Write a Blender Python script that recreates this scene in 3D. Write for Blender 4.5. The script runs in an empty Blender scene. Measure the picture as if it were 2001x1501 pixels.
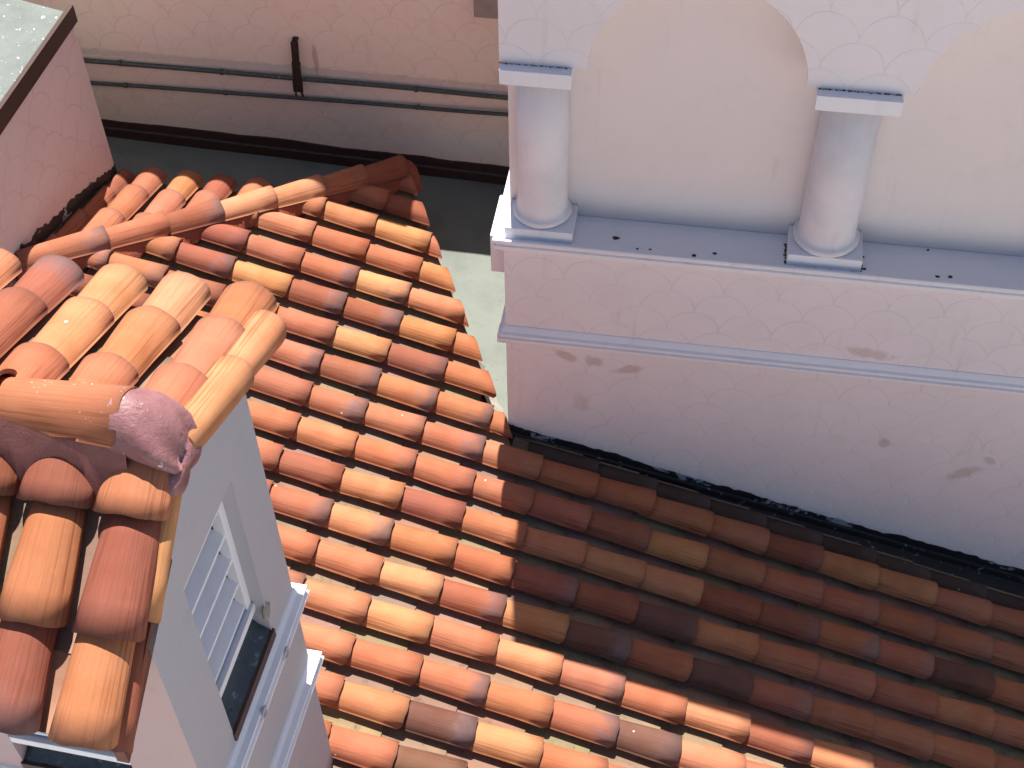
import bpy, bmesh, math, random
from mathutils import Vector, Matrix
random.seed(7)
SC = bpy.context.scene
COL = SC.collection
OZ = 12.0                                  # height of the camera above the ground
R_ = math.radians

# ------------------------------------------------------------------ camera
CR = Vector((0.98786, 0.15438, -0.01372))
f_pitch, f_yaw, f_roll = R_(48.14), R_(-9.76), R_(-1.18)
fw = Vector((math.sin(f_yaw)*math.cos(f_pitch), math.cos(f_yaw)*math.cos(f_pitch), -math.sin(f_pitch)))
rt = Vector((math.cos(f_yaw), -math.sin(f_yaw), 0))
up = rt.cross(fw)
rt2 = math.cos(f_roll)*rt + math.sin(f_roll)*up
up2 = -math.sin(f_roll)*rt + math.cos(f_roll)*up
cam = bpy.data.cameras.new('camera')
cam.sensor_width = 36.0; cam.sensor_fit = 'HORIZONTAL'
cam.lens = 36.0*2680.0/2001.0
cam.clip_start = 0.05; cam.clip_end = 800.0
co = bpy.data.objects.new('camera', cam); COL.objects.link(co)
co.matrix_world = Matrix(((rt2.x, up2.x, -fw.x, 0), (rt2.y, up2.y, -fw.y, 0), (rt2.z, up2.z, -fw.z, OZ), (0, 0, 0, 1)))
SC.camera = co

# ------------------------------------------------------------------ sky, sun, exposure
AZ, EL = R_(10.0), R_(69.5)                # sun stands behind the buildings, a little to the left
to_sun = Vector((-math.sin(AZ)*math.cos(EL), math.cos(AZ)*math.cos(EL), math.sin(EL)))
W = bpy.data.worlds.new('World'); SC.world = W; W.use_nodes = True
nt = W.node_tree
sky = nt.nodes.new('ShaderNodeTexSky'); sky.sky_type = 'NISHITA'; sky.sun_disc = False
sky.sun_elevation = EL; sky.sun_rotation = -AZ
sky.altitude = 50; sky.air_density = 1.0; sky.dust_density = 1.6; sky.ozone_density = 2.5
nt.links.new(sky.outputs[0], nt.nodes['Background'].inputs[0])
nt.nodes['Background'].inputs[1].default_value = 0.052
sl = bpy.data.lights.new('sun', 'SUN'); sl.energy = 4.8; sl.angle = R_(0.55); sl.color = (1.0, 0.955, 0.89)
so = bpy.data.objects.new('sun', sl); COL.objects.link(so)
so.rotation_mode = 'QUATERNION'; so.rotation_quaternion = to_sun.to_track_quat('Z', 'Y')
so.location = (0, 0, 40)
SC.view_settings.view_transform = 'Standard'
SC.view_settings.look = 'None'
SC.view_settings.gamma = 1.0
SC.view_settings.exposure = 1.20

# ------------------------------------------------------------------ frames
TH = R_(-2.76); S15 = R_(15)
X2 = Vector((math.cos(TH), math.sin(TH), 0)); Y2 = Vector((-math.sin(TH), math.cos(TH), 0)); ZV = Vector((0, 0, 1))
def P(x, y, z): return Vector((x, y, z+OZ))                      # facade frame
def Q(a, b, z): return a*X2 + b*Y2 + Vector((0, 0, z+OZ))        # roof / tower frame
D1 = math.cos(S15)*X2 - math.sin(S15)*ZV                          # main slope, downhill
N1 = D1.cross(Y2).normalized()
DB = -6.5214
def RM(u, v, n=0.0): return u*D1 + v*Y2 + (DB+n)*N1 + Vector((0, 0, OZ))
D2 = math.cos(S15)*Y2 - math.sin(S15)*ZV                          # rear slope, downhill
N2 = X2.cross(D2).normalized()

# ------------------------------------------------------------------ mesh builder
class MB:
    def __init__(s): s.v=[]; s.f=[]; s.uv=[]; s.uv2=[]; s.c=[]; s.sm=[]; s.ofs=(0,0,0,1)
    def vert(s, p): s.v.append(tuple(p)); return len(s.v)-1
    def face(s, idx, uv=None, uv2=None, col=(1,1,1,1), smooth=False):
        s.f.append(tuple(idx)); n=len(idx)
        s.uv.append(uv or [(0,0)]*n); s.uv2.append(uv2 or [(0,0)]*n); s.c.append(col); s.sm.append(smooth)
    def quad(s, a, b, c, d, **k): s.face([s.vert(a), s.vert(b), s.vert(c), s.vert(d)], **k)
    def poly(s, pts, **k): s.face([s.vert(p) for p in pts], **k)
    def hexa(s, b, t):                      # bottom and top quads (same winding, ccw from above)
        vb=[s.vert(p) for p in b]; vt=[s.vert(p) for p in t]; n=len(b)
        s.face(vb[::-1]); s.face(vt)
        for i in range(n): s.face([vb[i], vb[(i+1)%n], vt[(i+1)%n], vt[i]])
    def box(s, fn, x0, x1, y0, y1, z0, z1):
        c=[(x0,y0),(x1,y0),(x1,y1),(x0,y1)]
        s.hexa([fn(x,y,z0) for x,y in c], [fn(x,y,z1) for x,y in c])
    def tube(s, pts, r, n=10, cap=True):
        rings=[]
        for i,p in enumerate(pts):
            p=Vector(p); t=(Vector(pts[min(i+1,len(pts)-1)])-Vector(pts[max(i-1,0)])).normalized()
            a=t.orthogonal().normalized() if i==0 else (rings_a - rings_a.dot(t)*t).normalized()
            rings_a=a; b=t.cross(a); rr=r[i] if isinstance(r,(list,tuple)) else r
            rings.append([s.vert(p+rr*(math.cos(2*math.pi*k/n)*a+math.sin(2*math.pi*k/n)*b)) for k in range(n)])
        for i in range(len(rings)-1):
            for k in range(n): s.face([rings[i][k],rings[i][(k+1)%n],rings[i+1][(k+1)%n],rings[i+1][k]], smooth=True)
        if cap: s.face(rings[0][::-1]); s.face(rings[-1])
    def lathe(s, base, prof, n=40):         # prof: list of (r,z) upwards
        rings=[[s.vert(base+Vector((r*math.cos(2*math.pi*k/n), r*math.sin(2*math.pi*k/n), z))) for k in range(n)] for r,z in prof]
        for i in range(len(rings)-1):
            for k in range(n): s.face([rings[i][k],rings[i][(k+1)%n],rings[i+1][(k+1)%n],rings[i+1][k]], smooth=True)
        s.face(rings[0][::-1]); s.face(rings[-1])
    def build(s, name, mat, parent=None):
        me=bpy.data.meshes.new(name); me.from_pydata(s.v, [], s.f)
        l1=me.uv_layers.new(name='UVMap'); l2=me.uv_layers.new(name='pos')
        u1=[c for q in s.uv for p in q for c in p]; u2=[c for q in s.uv2 for p in q for c in p]
        l1.data.foreach_set('uv', u1); l2.data.foreach_set('uv', u2)
        ca=me.color_attributes.new(name='tint', type='FLOAT_COLOR', domain='CORNER')
        cc=[x for q,f in zip(s.c, s.f) for _ in f for x in q]
        ca.data.foreach_set('color', cc)
        me.polygons.foreach_set('use_smooth', s.sm)
        me.materials.append(mat); me.update()
        o=bpy.data.objects.new(name, me); COL.objects.link(o)
        if parent is not None:
            o.parent=parent; o.matrix_parent_inverse=Matrix.Translation(-parent.location)
        return o

def thing(name, label, cat, loc, group=None, kind=None):
    o=bpy.data.objects.new(name, None); COL.objects.link(o); o.location=loc; o.empty_display_size=.2
    o['label']=label; o['category']=cat
    if group: o['group']=group
    return o
def tag(o, label=None, cat=None, group=None, kind=None):
    if label: o['label']=label
    if cat: o['category']=cat
    if group: o['group']=group
    if kind: o['kind']=kind
    return o
def bevel(o, w=.006, seg=2):
    m=o.modifiers.new('bevel','BEVEL'); m.width=w; m.segments=seg; m.limit_method='ANGLE'; m.angle_limit=R_(35)

# ------------------------------------------------------------------ node helpers
class NT:
    def __init__(s, name):
        s.m=bpy.data.materials.new(name); s.m.use_nodes=True; s.t=s.m.node_tree; s.b=s.t.nodes['Principled BSDF']
    def n(s, typ, **k):
        x=s.t.nodes.new('ShaderNode'+typ)
        for a,b in k.items(): setattr(x,a,b)
        return x
    def l(s, a, b): s.t.links.new(a,b)
    def setin(s, sock, v):
        if isinstance(v, bpy.types.NodeSocket): s.l(v, sock)
        elif v is not None: sock.default_value = v
    def math(s, op, a, b=None, c=None, clamp=False):
        x=s.n('Math', operation=op, use_clamp=clamp)
        for i,v in enumerate((a,b,c)): s.setin(x.inputs[i], v)
        return x.outputs[0]
    def vm(s, op, a, b=None, scale=None):
        x=s.n('VectorMath', operation=op); s.setin(x.inputs[0],a)
        if b is not None: s.setin(x.inputs[1],b)
        if scale is not None: s.setin(x.inputs['Scale'],scale)
        return x.outputs[0]
    def noise(s, vec, scale, detail=4, rough=.55, dist=0.0):
        x=s.n('TexNoise'); s.setin(x.inputs['Vector'],vec); x.inputs['Scale'].default_value=scale
        x.inputs['Detail'].default_value=detail; x.inputs['Roughness'].default_value=rough; x.inputs['Distortion'].default_value=dist
        return x.outputs[0]
    def ramp(s, fac, lo, hi, smooth=True):
        x=s.n('MapRange'); x.interpolation_type='SMOOTHSTEP' if smooth else 'LINEAR'
        s.setin(x.inputs[0],fac); x.inputs[1].default_value=lo; x.inputs[2].default_value=hi
        x.inputs[3].default_value=0; x.inputs[4].default_value=1; return x.outputs[0]
    def mix(s, fac, a, b, mode='MIX'):
        x=s.n('Mix', data_type='RGBA', blend_type=mode); s.setin(x.inputs[0],fac)
        for i,v in ((6,a),(7,b)):
            s.setin(x.inputs[i], v if isinstance(v,bpy.types.NodeSocket) else (*v,1))
        return x.outputs[2]
    def bump(s, h, strength=.5, dist=.01, normal=None):
        x=s.n('Bump'); s.setin(x.inputs['Height'],h); x.inputs['Strength'].default_value=strength; x.inputs['Distance'].default_value=dist
        if normal is not None: s.l(normal, x.inputs['Normal'])
        return x.outputs[0]
    def pos(s): return s.n('NewGeometry').outputs['Position']
    def sep(s, v): x=s.n('SeparateXYZ'); s.l(v,x.inputs[0]); return x.outputs
    def comb(s, a,b,c):
        x=s.n('CombineXYZ')
        for i,v in enumerate((a,b,c)): s.setin(x.inputs[i],v)
        return x.outputs[0]
    def out(s, color=None, rough=None, normal=None, spec=None):
        if color is not None: s.setin(s.b.inputs['Base Color'], color if isinstance(color,bpy.types.NodeSocket) else (*color,1))
        if rough is not None: s.setin(s.b.inputs['Roughness'], rough)
        if normal is not None: s.l(normal, s.b.inputs['Normal'])
        if spec is not None: s.b.inputs['Specular IOR Level'].default_value=spec
        return s.m

def mat_tile(name, pan=False, splash=False):
    t=NT(name)
    uv=t.n('UVMap', uv_map='UVMap').outputs[0]; ps=t.n('UVMap', uv_map='pos').outputs[0]
    ca=t.n('VertexColor', layer_name='tint'); col=ca.outputs[0]; al=ca.outputs[1]
    p=t.pos(); pu=t.sep(ps); u=t.sep(uv)
    # extrusion streaks run along the tile, strongest on the flanks
    st=t.noise(t.comb(t.math('MULTIPLY',u[0],2.2), t.math('MULTIPLY',u[1],95.0), 0.0), 1.0, 3, .6)
    st2=t.noise(t.comb(t.math('MULTIPLY',u[0],9.0), t.math('MULTIPLY',u[1],260.0), 3.0), 1.0, 2, .6)
    flank=t.math('ABSOLUTE', t.math('SUBTRACT', pu[1], .5)); flank=t.ramp(flank,.06,.38)
    sk=t.math('MULTIPLY', t.ramp(st,.48,.66), t.math('ADD', t.math('MULTIPLY',flank,.75), .22))
    big=t.noise(p, 7.0, 4, .6); mid=t.noise(p, 28.0, 5, .65); fine=t.noise(p, 420.0, 3, .7)
    c=col
    c=t.mix(t.math('MULTIPLY', t.ramp(big,.35,.75), .55), c, (.82,.62,.50), 'MULTIPLY') if not pan else c
    c=t.mix(t.math('MULTIPLY', t.ramp(mid,.45,.8), .5 if not pan else .3), c, t.vm('SCALE',c,scale=1.32) if not pan else (.17,.115,.080))
    c=t.mix(t.math('MULTIPLY', sk, .8), c, (.50,.40,.36), 'MULTIPLY')
    c=t.mix(t.math('MULTIPLY', t.ramp(st2,.5,.75), .5), c, t.vm('SCALE',c,scale=1.35))
    if not pan:
        # kiln flashing: grey-violet bloom near the lower lip, amount per tile in alpha
        wob=t.math('MULTIPLY', t.math('SUBTRACT', t.noise(p,14.0,4), .5), .75)
        fl=t.ramp(t.math('ADD', t.math('ADD', pu[0], wob), t.math('MULTIPLY',flank,.06)), .66, 1.04)
        flm=t.math('MULTIPLY', t.math('MULTIPLY', fl, al), .72)
        c=t.mix(flm, c, (.15,.105,.11))
        edge=t.math('MULTIPLY', t.ramp(pu[0],.955,1.0), t.math('ADD', t.math('MULTIPLY',al,.5),.22))
        c=t.mix(edge, c, (.13,.075,.062))
        # a few lime and bird spots
        sp=t.n('TexVoronoi', feature='F1'); t.l(t.vm('MULTIPLY', p,(1,1,1)), sp.inputs['Vector']); sp.inputs['Scale'].default_value=9.0; sp.inputs['Randomness'].default_value=1.0
        sd=t.math('ADD', sp.outputs['Distance'], t.math('MULTIPLY', t.math('SUBTRACT',t.noise(p,130.0,3),.5), .10))
        rnd=t.sep(sp.outputs['Color'])[0]
        c=t.mix(t.math('MULTIPLY', t.math('LESS_THAN', sd, .055), t.math('LESS_THAN', rnd, .13)), c, (.62,.56,.52))
        if splash:
            q=t.math('MULTIPLY', t.ramp(t.noise(p,9.0,3,.5),.50,.60), t.ramp(t.noise(t.vm('MULTIPLY',p,(1,1.6,1)),55.0,4,.7),.60,.66))
            c=t.mix(t.math('MULTIPLY',q,.85), c, (.66,.60,.56))
        h=t.math('ADD', t.math('MULTIPLY', st,-.5), t.math('ADD', t.math('MULTIPLY', fine,.25), t.math('MULTIPLY',mid,.7)))
        rough=t.math('SUBTRACT', t.math('ADD',.74,t.math('MULTIPLY',mid,.2)), t.math('MULTIPLY',flm,.40))
        return t.out(c, rough, t.bump(h,.4,.0026), .20)
    d=t.ramp(t.noise(p,11.0,5,.65,.4),.50,.68); d2=t.ramp(t.noise(p,60.0,4,.7),.45,.7)
    c=t.mix(t.math('MULTIPLY', d, t.math('ADD', t.math('MULTIPLY',d2,.7),.15)), c, (.062,.046,.034))
    h=t.math('ADD', t.math('MULTIPLY', mid,.8), t.math('MULTIPLY', fine,.3))
    return t.out(c, .88, t.bump(h,.5,.004), .2)

def plaster(name, base, scal=None, sframe=None, dark=(.40,.33,.31), stains=(), mott=.35, line=.45, tint2=None):
    """painted render; scal=(z_phase, x_phase) draws the pressed fish-scale pattern; sframe = horizontal axis"""
    t=NT(name); p=t.pos(); s=t.sep(p)
    a=t.noise(p,1.7,5,.6); b=t.noise(p,9.0,5,.6); f=t.noise(p,90.0,4,.7); g=t.noise(p,600.0,2,.6)
    c=t.mix(t.math('MULTIPLY', t.ramp(a,.35,.75), mott), base, tint2 or tuple(x*.86 for x in base))
    c=t.mix(t.math('MULTIPLY', t.ramp(b,.5,.8), mott*.6), c, tuple(x*.8 for x in base))
    dr=t.noise(t.vm('MULTIPLY',p,(13,13,1.1)),1.0,4,.6); dr2=t.noise(p,2.3,2)
    c=t.mix(t.math('MULTIPLY', t.math('MULTIPLY', t.ramp(dr,.56,.74), t.ramp(dr2,.42,.62)), .20), c, (.42,.36,.33))
    h=t.math('ADD', t.math('MULTIPLY', f,.35), t.math('ADD', t.math('MULTIPLY', b,.9), t.math('MULTIPLY',g,.10)))
    nrm=None
    if scal:
        zp,xp,Wd,Hh,Rr=scal
        ax=sframe or Vector((1,0,0))
        xx=t.n('VectorMath', operation='DOT_PRODUCT'); t.l(p,xx.inputs[0]); xx.inputs[1].default_value=ax
        wx=t.math('ADD', xx.outputs['Value'], t.math('MULTIPLY', t.math('SUBTRACT', t.noise(p,3.1,2), .5), .035))
        wz=t.math('ADD', s[2], t.math('MULTIPLY', t.math('SUBTRACT', t.noise(t.vm('ADD',p,(5,3,1)),3.3,2), .5), .030))
        vz=t.math('DIVIDE', t.math('SUBTRACT', wz, OZ+zp), Hh); row=t.math('FLOOR', vz)
        vf=t.math('MULTIPLY', t.math('FRACT', vz), Hh)
        ux=t.math('ADD', t.math('DIVIDE', t.math('SUBTRACT', wx, xp), Wd), t.math('MULTIPLY', row, .5))
        uf=t.math('MULTIPLY', t.math('SUBTRACT', t.math('FRACT', ux), .5), Wd)
        rr=t.math('SQRT', t.math('ADD', t.math('MULTIPLY',uf,uf), t.math('MULTIPLY',vf,vf)))
        dd=t.math('ABSOLUTE', t.math('SUBTRACT', rr, Rr))
        ln=t.math('SUBTRACT', 1.0, t.ramp(dd, .0012, .0055))
        pat=t.ramp(t.noise(t.vm('ADD',p,(1,7,2)),5.0,4,.65),.36,.62)
        lnp=t.math('MULTIPLY', ln, t.math('ADD', t.math('MULTIPLY',pat,.8),.2))
        c=t.mix(t.math('MULTIPLY', lnp, line), c, dark)
        # each scale is very slightly dished under its arc
        inside=t.ramp(t.math('SUBTRACT', Rr, rr), .0, .02)
        h=t.math('ADD', h, t.math('ADD', t.math('MULTIPLY', ln, -.55), t.math('MULTIPLY', inside, .35)))
    for (sx,sz,ra,rb,ang,colr,amt) in stains:
        xx=t.math('SUBTRACT', s[0], sx); zz=t.math('SUBTRACT', s[2], sz+OZ); ca,sa=math.cos(ang),math.sin(ang)
        u=t.math('DIVIDE', t.math('ADD', t.math('MULTIPLY',xx,ca), t.math('MULTIPLY',zz,sa)), ra)
        v=t.math('DIVIDE', t.math('SUBTRACT', t.math('MULTIPLY',zz,ca), t.math('MULTIPLY',xx,sa)), rb)
        q=t.math('SQRT', t.math('ADD', t.math('MULTIPLY',u,u), t.math('MULTIPLY',v,v)))
        q=t.math('ADD', q, t.math('MULTIPLY', t.math('SUBTRACT', t.noise(p,16.0,4,.65),.5), 1.3))
        m=t.math('SUBTRACT', 1.0, t.ramp(q,.55,1.15)); c=t.mix(t.math('MULTIPLY',m,amt), c, colr)
    return t.out(c, .80, t.bump(h,.30,.006), .25)

def mat_simple(name, base, var=.3, scale=14, rough=.7, bump=.3, dist=.004, metal=0, spots=None, dark=None):
    t=NT(name); p=t.pos(); a=t.noise(p,scale,5,.65); b=t.noise(p,scale*9,4,.7); l=t.noise(p,scale*.22,3,.6)
    c=t.mix(t.math('MULTIPLY',t.ramp(a,.38,.72),var), base, dark or tuple(x*.55 for x in base))
    c=t.mix(t.math('MULTIPLY',t.ramp(l,.4,.7),var*.7), c, tuple(min(1,x*1.25) for x in base))
    if spots:
        for (col,sc,thr) in spots:
            c=t.mix(t.ramp(t.noise(t.vm('ADD',p,(sc,0,0)),sc,4,.7), thr, thr+.05), c, col)
    h=t.math('ADD', a, t.math('MULTIPLY', b,.4))
    m=t.out(c, rough, t.bump(h,bump,dist), .35); t.b.inputs['Metallic'].default_value=metal
    return m

BROWN=(.36,.22,.17)
M={}
M['tile']=mat_tile('clay_cover'); M['pan']=mat_tile('clay_pan', True); M['tile_splash']=mat_tile('clay_cover_splashed', False, True)
SCL=(-4.966-.1425, 1.230-.1425, .285, .146, .1425)
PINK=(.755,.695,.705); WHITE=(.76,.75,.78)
ST=[(-.60,-5.705,.085,.035,-.5,BROWN,.42),(-.44,-5.73,.055,.05,.2,BROWN,.42),(-.235,-5.765,.10,.035,.35,BROWN,.42),
    (1.06,-5.44,.14,.04,-.1,BROWN,.35),(1.265,-6.16,.035,.05,0,BROWN,.4),(1.75,-6.36,.13,.045,.75,BROWN,.38),(1.87,-6.22,.03,.05,.7,BROWN,.35),(-.50,-6.10,.06,.09,0,BROWN,.18)]
M['facade']=plaster('pink_render', PINK, SCL, None, (.46,.425,.45), ST, line=.27)
M['recess']=plaster('smooth_render', (.77,.69,.66), None, None, mott=.4, tint2=(.73,.66,.66))
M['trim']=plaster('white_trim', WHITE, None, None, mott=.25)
M['column']=plaster('column_paint', (.78,.73,.74), None, None, mott=.8, tint2=(.56,.56,.59))
M['backwall']=plaster('back_render', (.92,.73,.61), (-5.46-.15-.146, -4.09, .285,.146,.1425), None, (.34,.27,.25), [(-3.2,-5.655,2.6,.034,-.005,(.45,.42,.40),.45),(-2.66,-5.56,.02,.14,0,(.30,.17,.10),.4),(-1.8,-6.2,.6,.10,.03,(.85,.80,.74),.4),(-3.4,-5.95,.45,.07,-.02,(.88,.80,.62),.4)], .75, .24, (.86,.79,.63))
M['block']=plaster('block_render', (.66,.54,.52), (-5.0,.1,.285,.146,.1425), Y2, (.34,.24,.22), (), .5, .32)
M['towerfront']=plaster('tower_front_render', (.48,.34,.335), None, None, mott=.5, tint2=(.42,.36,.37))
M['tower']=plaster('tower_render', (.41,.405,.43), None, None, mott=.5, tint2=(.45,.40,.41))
M['slab']=mat_simple('cement_slab', (.152,.168,.146), .35, 5, .85, .35, .006, spots=[((.10,.105,.085),26,.64),((.15,.13,.10),9,.68),((.05,.05,.045),75,.72),((.30,.31,.28),48,.70)])
M['slabtop']=mat_simple('worn_cap', (.132,.152,.142), .5, 7, .6, .3, .004, spots=[((.60,.60,.58),26,.62),((.36,.40,.30),30,.69),((.05,.09,.08),44,.72)])
M['bitumen']=mat_simple('bitumen', (.022,.020,.020), .4, 20, .45, .5, .006, spots=[((.20,.23,.25),24,.62)])
M['bitumen2']=mat_simple('bitumen_worn', (.018,.020,.022), .4, 20, .45, .5, .006, spots=[((.30,.34,.38),5,.55)])
M['sheet']=mat_simple('brown_sheet', (.060,.032,.026), .4, 16, .45, .25, .003, spots=[((.16,.10,.08),40,.70)])
M['pipe']=mat_simple('galvanised', (.085,.10,.095), .5, 30, .5, .2, .002, metal=.3, spots=[((.38,.42,.40),60,.62),((.16,.08,.04),22,.66)])
M['rust']=mat_simple('rusted_iron', (.035,.018,.012), .5, 40, .8, .5, .003, spots=[((.30,.13,.05),35,.60)])
M['mortar']=mat_simple('red_mortar', (.27,.070,.038), .5, 14, .8, .7, .010, dark=(.15,.040,.026))
M['violet']=mat_simple('violet_mortar', (.245,.115,.120), .6, 9, .42, .8, .010, dark=(.14,.045,.045), spots=[((.34,.22,.23),11,.64),((.20,.06,.055),7,.60),((.62,.56,.56),13,.64)])
M['maroon']=mat_simple('maroon_mortar', (.21,.075,.065), .6, 12, .5, .8, .010, dark=(.12,.03,.035), spots=[((.5,.46,.45),36,.74)])
M['cavity']=mat_simple('sill_coating', (.045,.060,.075), .5, 12, .4, .7, .008, spots=[((.12,.15,.18),20,.60),((.02,.02,.02),33,.62)])
M['deck']=mat_simple('roof_bed', (.10,.085,.07), .5, 10, .9, .5, .006)
M['clayside']=mat_simple('shaded_verge_clay', (.13,.045,.03), .4, 14, .7, .3, .003)  # dark clay tone carrying the shade under the front verge
M['grey']=mat_simple('grey_enamel', (.33,.27,.25), .3, 12, .5, .2, .002)
M['ground']=mat_simple('bounce_ground', (.50,.485,.46), .3, 3, .9, .3, .01)  # ground out of view, kept pale to bounce fill onto the shaded walls
M['leaf']=mat_simple('dry_leaf', (.045,.03,.022), .4, 60, .8, .3, .002)
M['bead']=mat_simple('bead_cement', (.27,.26,.22), .4, 22, .9, .6, .01)

# ------------------------------------------------------------------ clay tiles
SAL=(.335,.121,.063); OCH=(.44,.195,.092); BRO=(.235,.080,.047); DRK=(.13,.060,.044); PNK=(.325,.122,.069); YEL=(.44,.205,.10)
def tile_col(k=None):
    r=random.random()
    if k=='o':
        w=random.uniform(.25,.85); b=tuple(SAL[i]+(OCH[i]-SAL[i])*w for i in range(3))
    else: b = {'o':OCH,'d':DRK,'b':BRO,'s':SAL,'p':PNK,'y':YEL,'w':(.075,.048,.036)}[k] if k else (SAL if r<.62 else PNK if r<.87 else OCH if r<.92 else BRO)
    j=1+random.uniform(-.08,.08)
    return (min(1,b[0]*j), min(1,b[1]*j*random.uniform(.93,1.07)), min(1,b[2]*j*random.uniform(.9,1.1)))
def tile(mb, O, ax, upv, L, a0, h0, a1, h1, th=.013, lift0=0., lift1=.0, rc=.035, ns=16, col=None, flash=None, clips=(), convex=True, arc=72, t0=0.0):
    """half-round tapered tile. O: upper end on the bed, ax: downhill, upv: away from the bed."""
    ax=ax.normalized(); side=ax.cross(upv).normalized()
    col=col or tile_col(); fl=(random.random()**3 if flash is None else flash); cc=(*col, fl)
    ou=random.uniform(0,50); ov=random.uniform(0,50)
    sg=1 if convex else -1; nu=4
    lines=[]
    wob=[random.uniform(-.0035,.0035) for _ in range(3)]
    for i in range(ns+1):
        an=math.pi*(i/ns); fm=R_(arc); fi=-fm+2*fm*(i/ns); cx=math.sin(fi)/math.sin(fm); cz=(math.cos(fi)-math.cos(fm))/(1-math.cos(fm))
        # lower lip is cut with rounded corners
        e=max(0.0, abs(cx)-.78)/.22; back=rc*(1-math.sqrt(max(0,1-e*e)))
        def pt(t, inset, an=an, cx=cx, cz=cz):
            a=a0+(a1-a0)*t-inset; h=h0+(h1-h0)*t-inset
            off=lift0+(lift1-lift0)*t
            wv=wob[0]*math.sin(3*an+t*4+ou)
            return O+ax*(L*t)+side*(a*cx+wv)+upv*(sg*(h*cz)+off + (0 if convex else h0))
        lo,hi=0.0,(L-back)/L
        hi-= .002*math.sin(5*an+ou)/L
        for (n,d) in clips:
            f0=n.dot(pt(0,0))-d; f1=n.dot(pt(1,0))-d
            if f0>0 and f1>0: lo,hi=1,0; break
            if f0<=0 and f1<=0: continue
            tc=f0/(f0-f1)
            if f1>0: hi=min(hi,tc)
            else: lo=max(lo,tc)
        lines.append((an,pt,lo,hi))
    def ring(inset):
        out=[]
        for an,pt,lo,hi in lines:
            if hi-lo<.004: out.append(None); continue
            out.append([(mb.vert(pt(lo+(hi-lo)*j/nu, inset)), lo+(hi-lo)*j/nu) for j in range(nu+1)])
        return out
    A=ring(0); B=ring(th)
    for i in range(ns):
        if A[i] is None or A[i+1] is None: continue
        v0,v1=(lines[i][0]*(a0+a1)/2+ov, lines[i+1][0]*(a0+a1)/2+ov); q0,q1=i/ns,(i+1)/ns
        for j in range(nu):
            a,b,c,d=A[i][j],A[i+1][j],A[i+1][j+1],A[i][j+1]
            uv=[(a[1]*L+ou,v0),(b[1]*L+ou,v1),(c[1]*L+ou,v1),(d[1]*L+ou,v0)]
            u2=[(t0+(1-t0)*a[1],q0),(t0+(1-t0)*b[1],q1),(t0+(1-t0)*c[1],q1),(t0+(1-t0)*d[1],q0)]
            ids=[a[0],b[0],c[0],d[0]]; 
            if not convex: ids=ids[::-1]; uv=uv[::-1]; u2=u2[::-1]
            mb.face(ids, uv, u2, cc, True)
            a,b,c,d=B[i][j],B[i][j+1],B[i+1][j+1],B[i+1][j]
            ids=[a[0],b[0],c[0],d[0]]
            if not convex: ids=ids[::-1]
            mb.face(ids, [(a[1]*L+ou,v0)]*4, [(.5,.5)]*4, cc, True)
        for j in (0,nu):                      # end rims
            ids=[A[i][j][0],A[i+1][j][0],B[i+1][j][0],B[i][j][0]]
            mb.face(ids if j else ids[::-1], [(ou,v0)]*4, [(.97 if j else .5,.5)]*4, cc, False)
    valid=[i for i in range(ns+1) if A[i]]
    for i in (valid[0],valid[-1]) if valid else ():
        for j in range(nu):
            ids=[A[i][j][0],A[i][j+1][0],B[i][j+1][0],B[i][j][0]]
            mb.face(ids, [(A[i][j][1]*L+ou,ov)]*4, [(.5,.5)]*4, cc, False)

def pan_tile(mb, O, ax, upv, L, w0, w1, dep, th=.012, col=None, clips=(), lift1=.012):
    col=col or tuple(c*random.uniform(.88,1.12) for c in random.choice([(.23,.150,.100),(.21,.142,.100),(.25,.155,.100),(.23,.138,.092)]))
    tile(mb,O,ax,upv,L,w0,dep,w1,dep,th,0,lift1,.004,10,col,0.0,clips,False)

# ------------------------------------------------------------------ ground and the cement slab between roofs
g=MB(); g.quad(Vector((-300,-300,0)),Vector((300,-300,0)),Vector((300,300,0)),Vector((-300,300,0)))
tag(g.build('ground',M['ground']),kind='structure')
def slabz(x): return -6.39-(x+4.4)*.040
s=MB(); n=24
xs=[-6.5+ (-.94+6.5)*i/n for i in range(n+1)]; ys=[4.6+ (7.7-4.6)*j/12 for j in range(13)]
rr=random.Random(3)
gr=[[s.vert(P(x,y,slabz(x)+rr.uniform(-.004,.004)+ (.06*max(0,(5.5-y)/.9)**2))) for y in ys] for x in xs]
for i in range(n):
    for j in range(12): s.face([gr[i][j],gr[i+1][j],gr[i+1][j+1],gr[i][j+1]], smooth=True)
slab_root=thing('flat_roof','pale grey cement gutter floor between the tiled roof and the pink walls','roof',P(-2.5,7.0,-6.5))
s.build('roof_surface',M['slab'],slab_root)
s=MB(); s.box(P,-6.5,-.96,4.6,7.69,-7.6,-6.62); s.build('slab_body',M['slab'],slab_root)

# ------------------------------------------------------------------ main pink building with the blind arcade
YF=5.296; XL=-.94; XR=8.2; YB=5.523; TOP=-2.52
bld=thing('building','pink scale-patterned building with blind arches, half columns and white ledges','building',P(2,6.5,-12))
# lower wall (solid body up to the ledge)
w=MB(); w.box(P,XL,XR,YF,9.6,-12,-4.90); w.build('wall',M['facade'],bld)
w=MB(); w.box(P,XL,XR,YB,9.6,-4.90,TOP); w.build('recessed_wall',M['recess'],bld)
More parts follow.
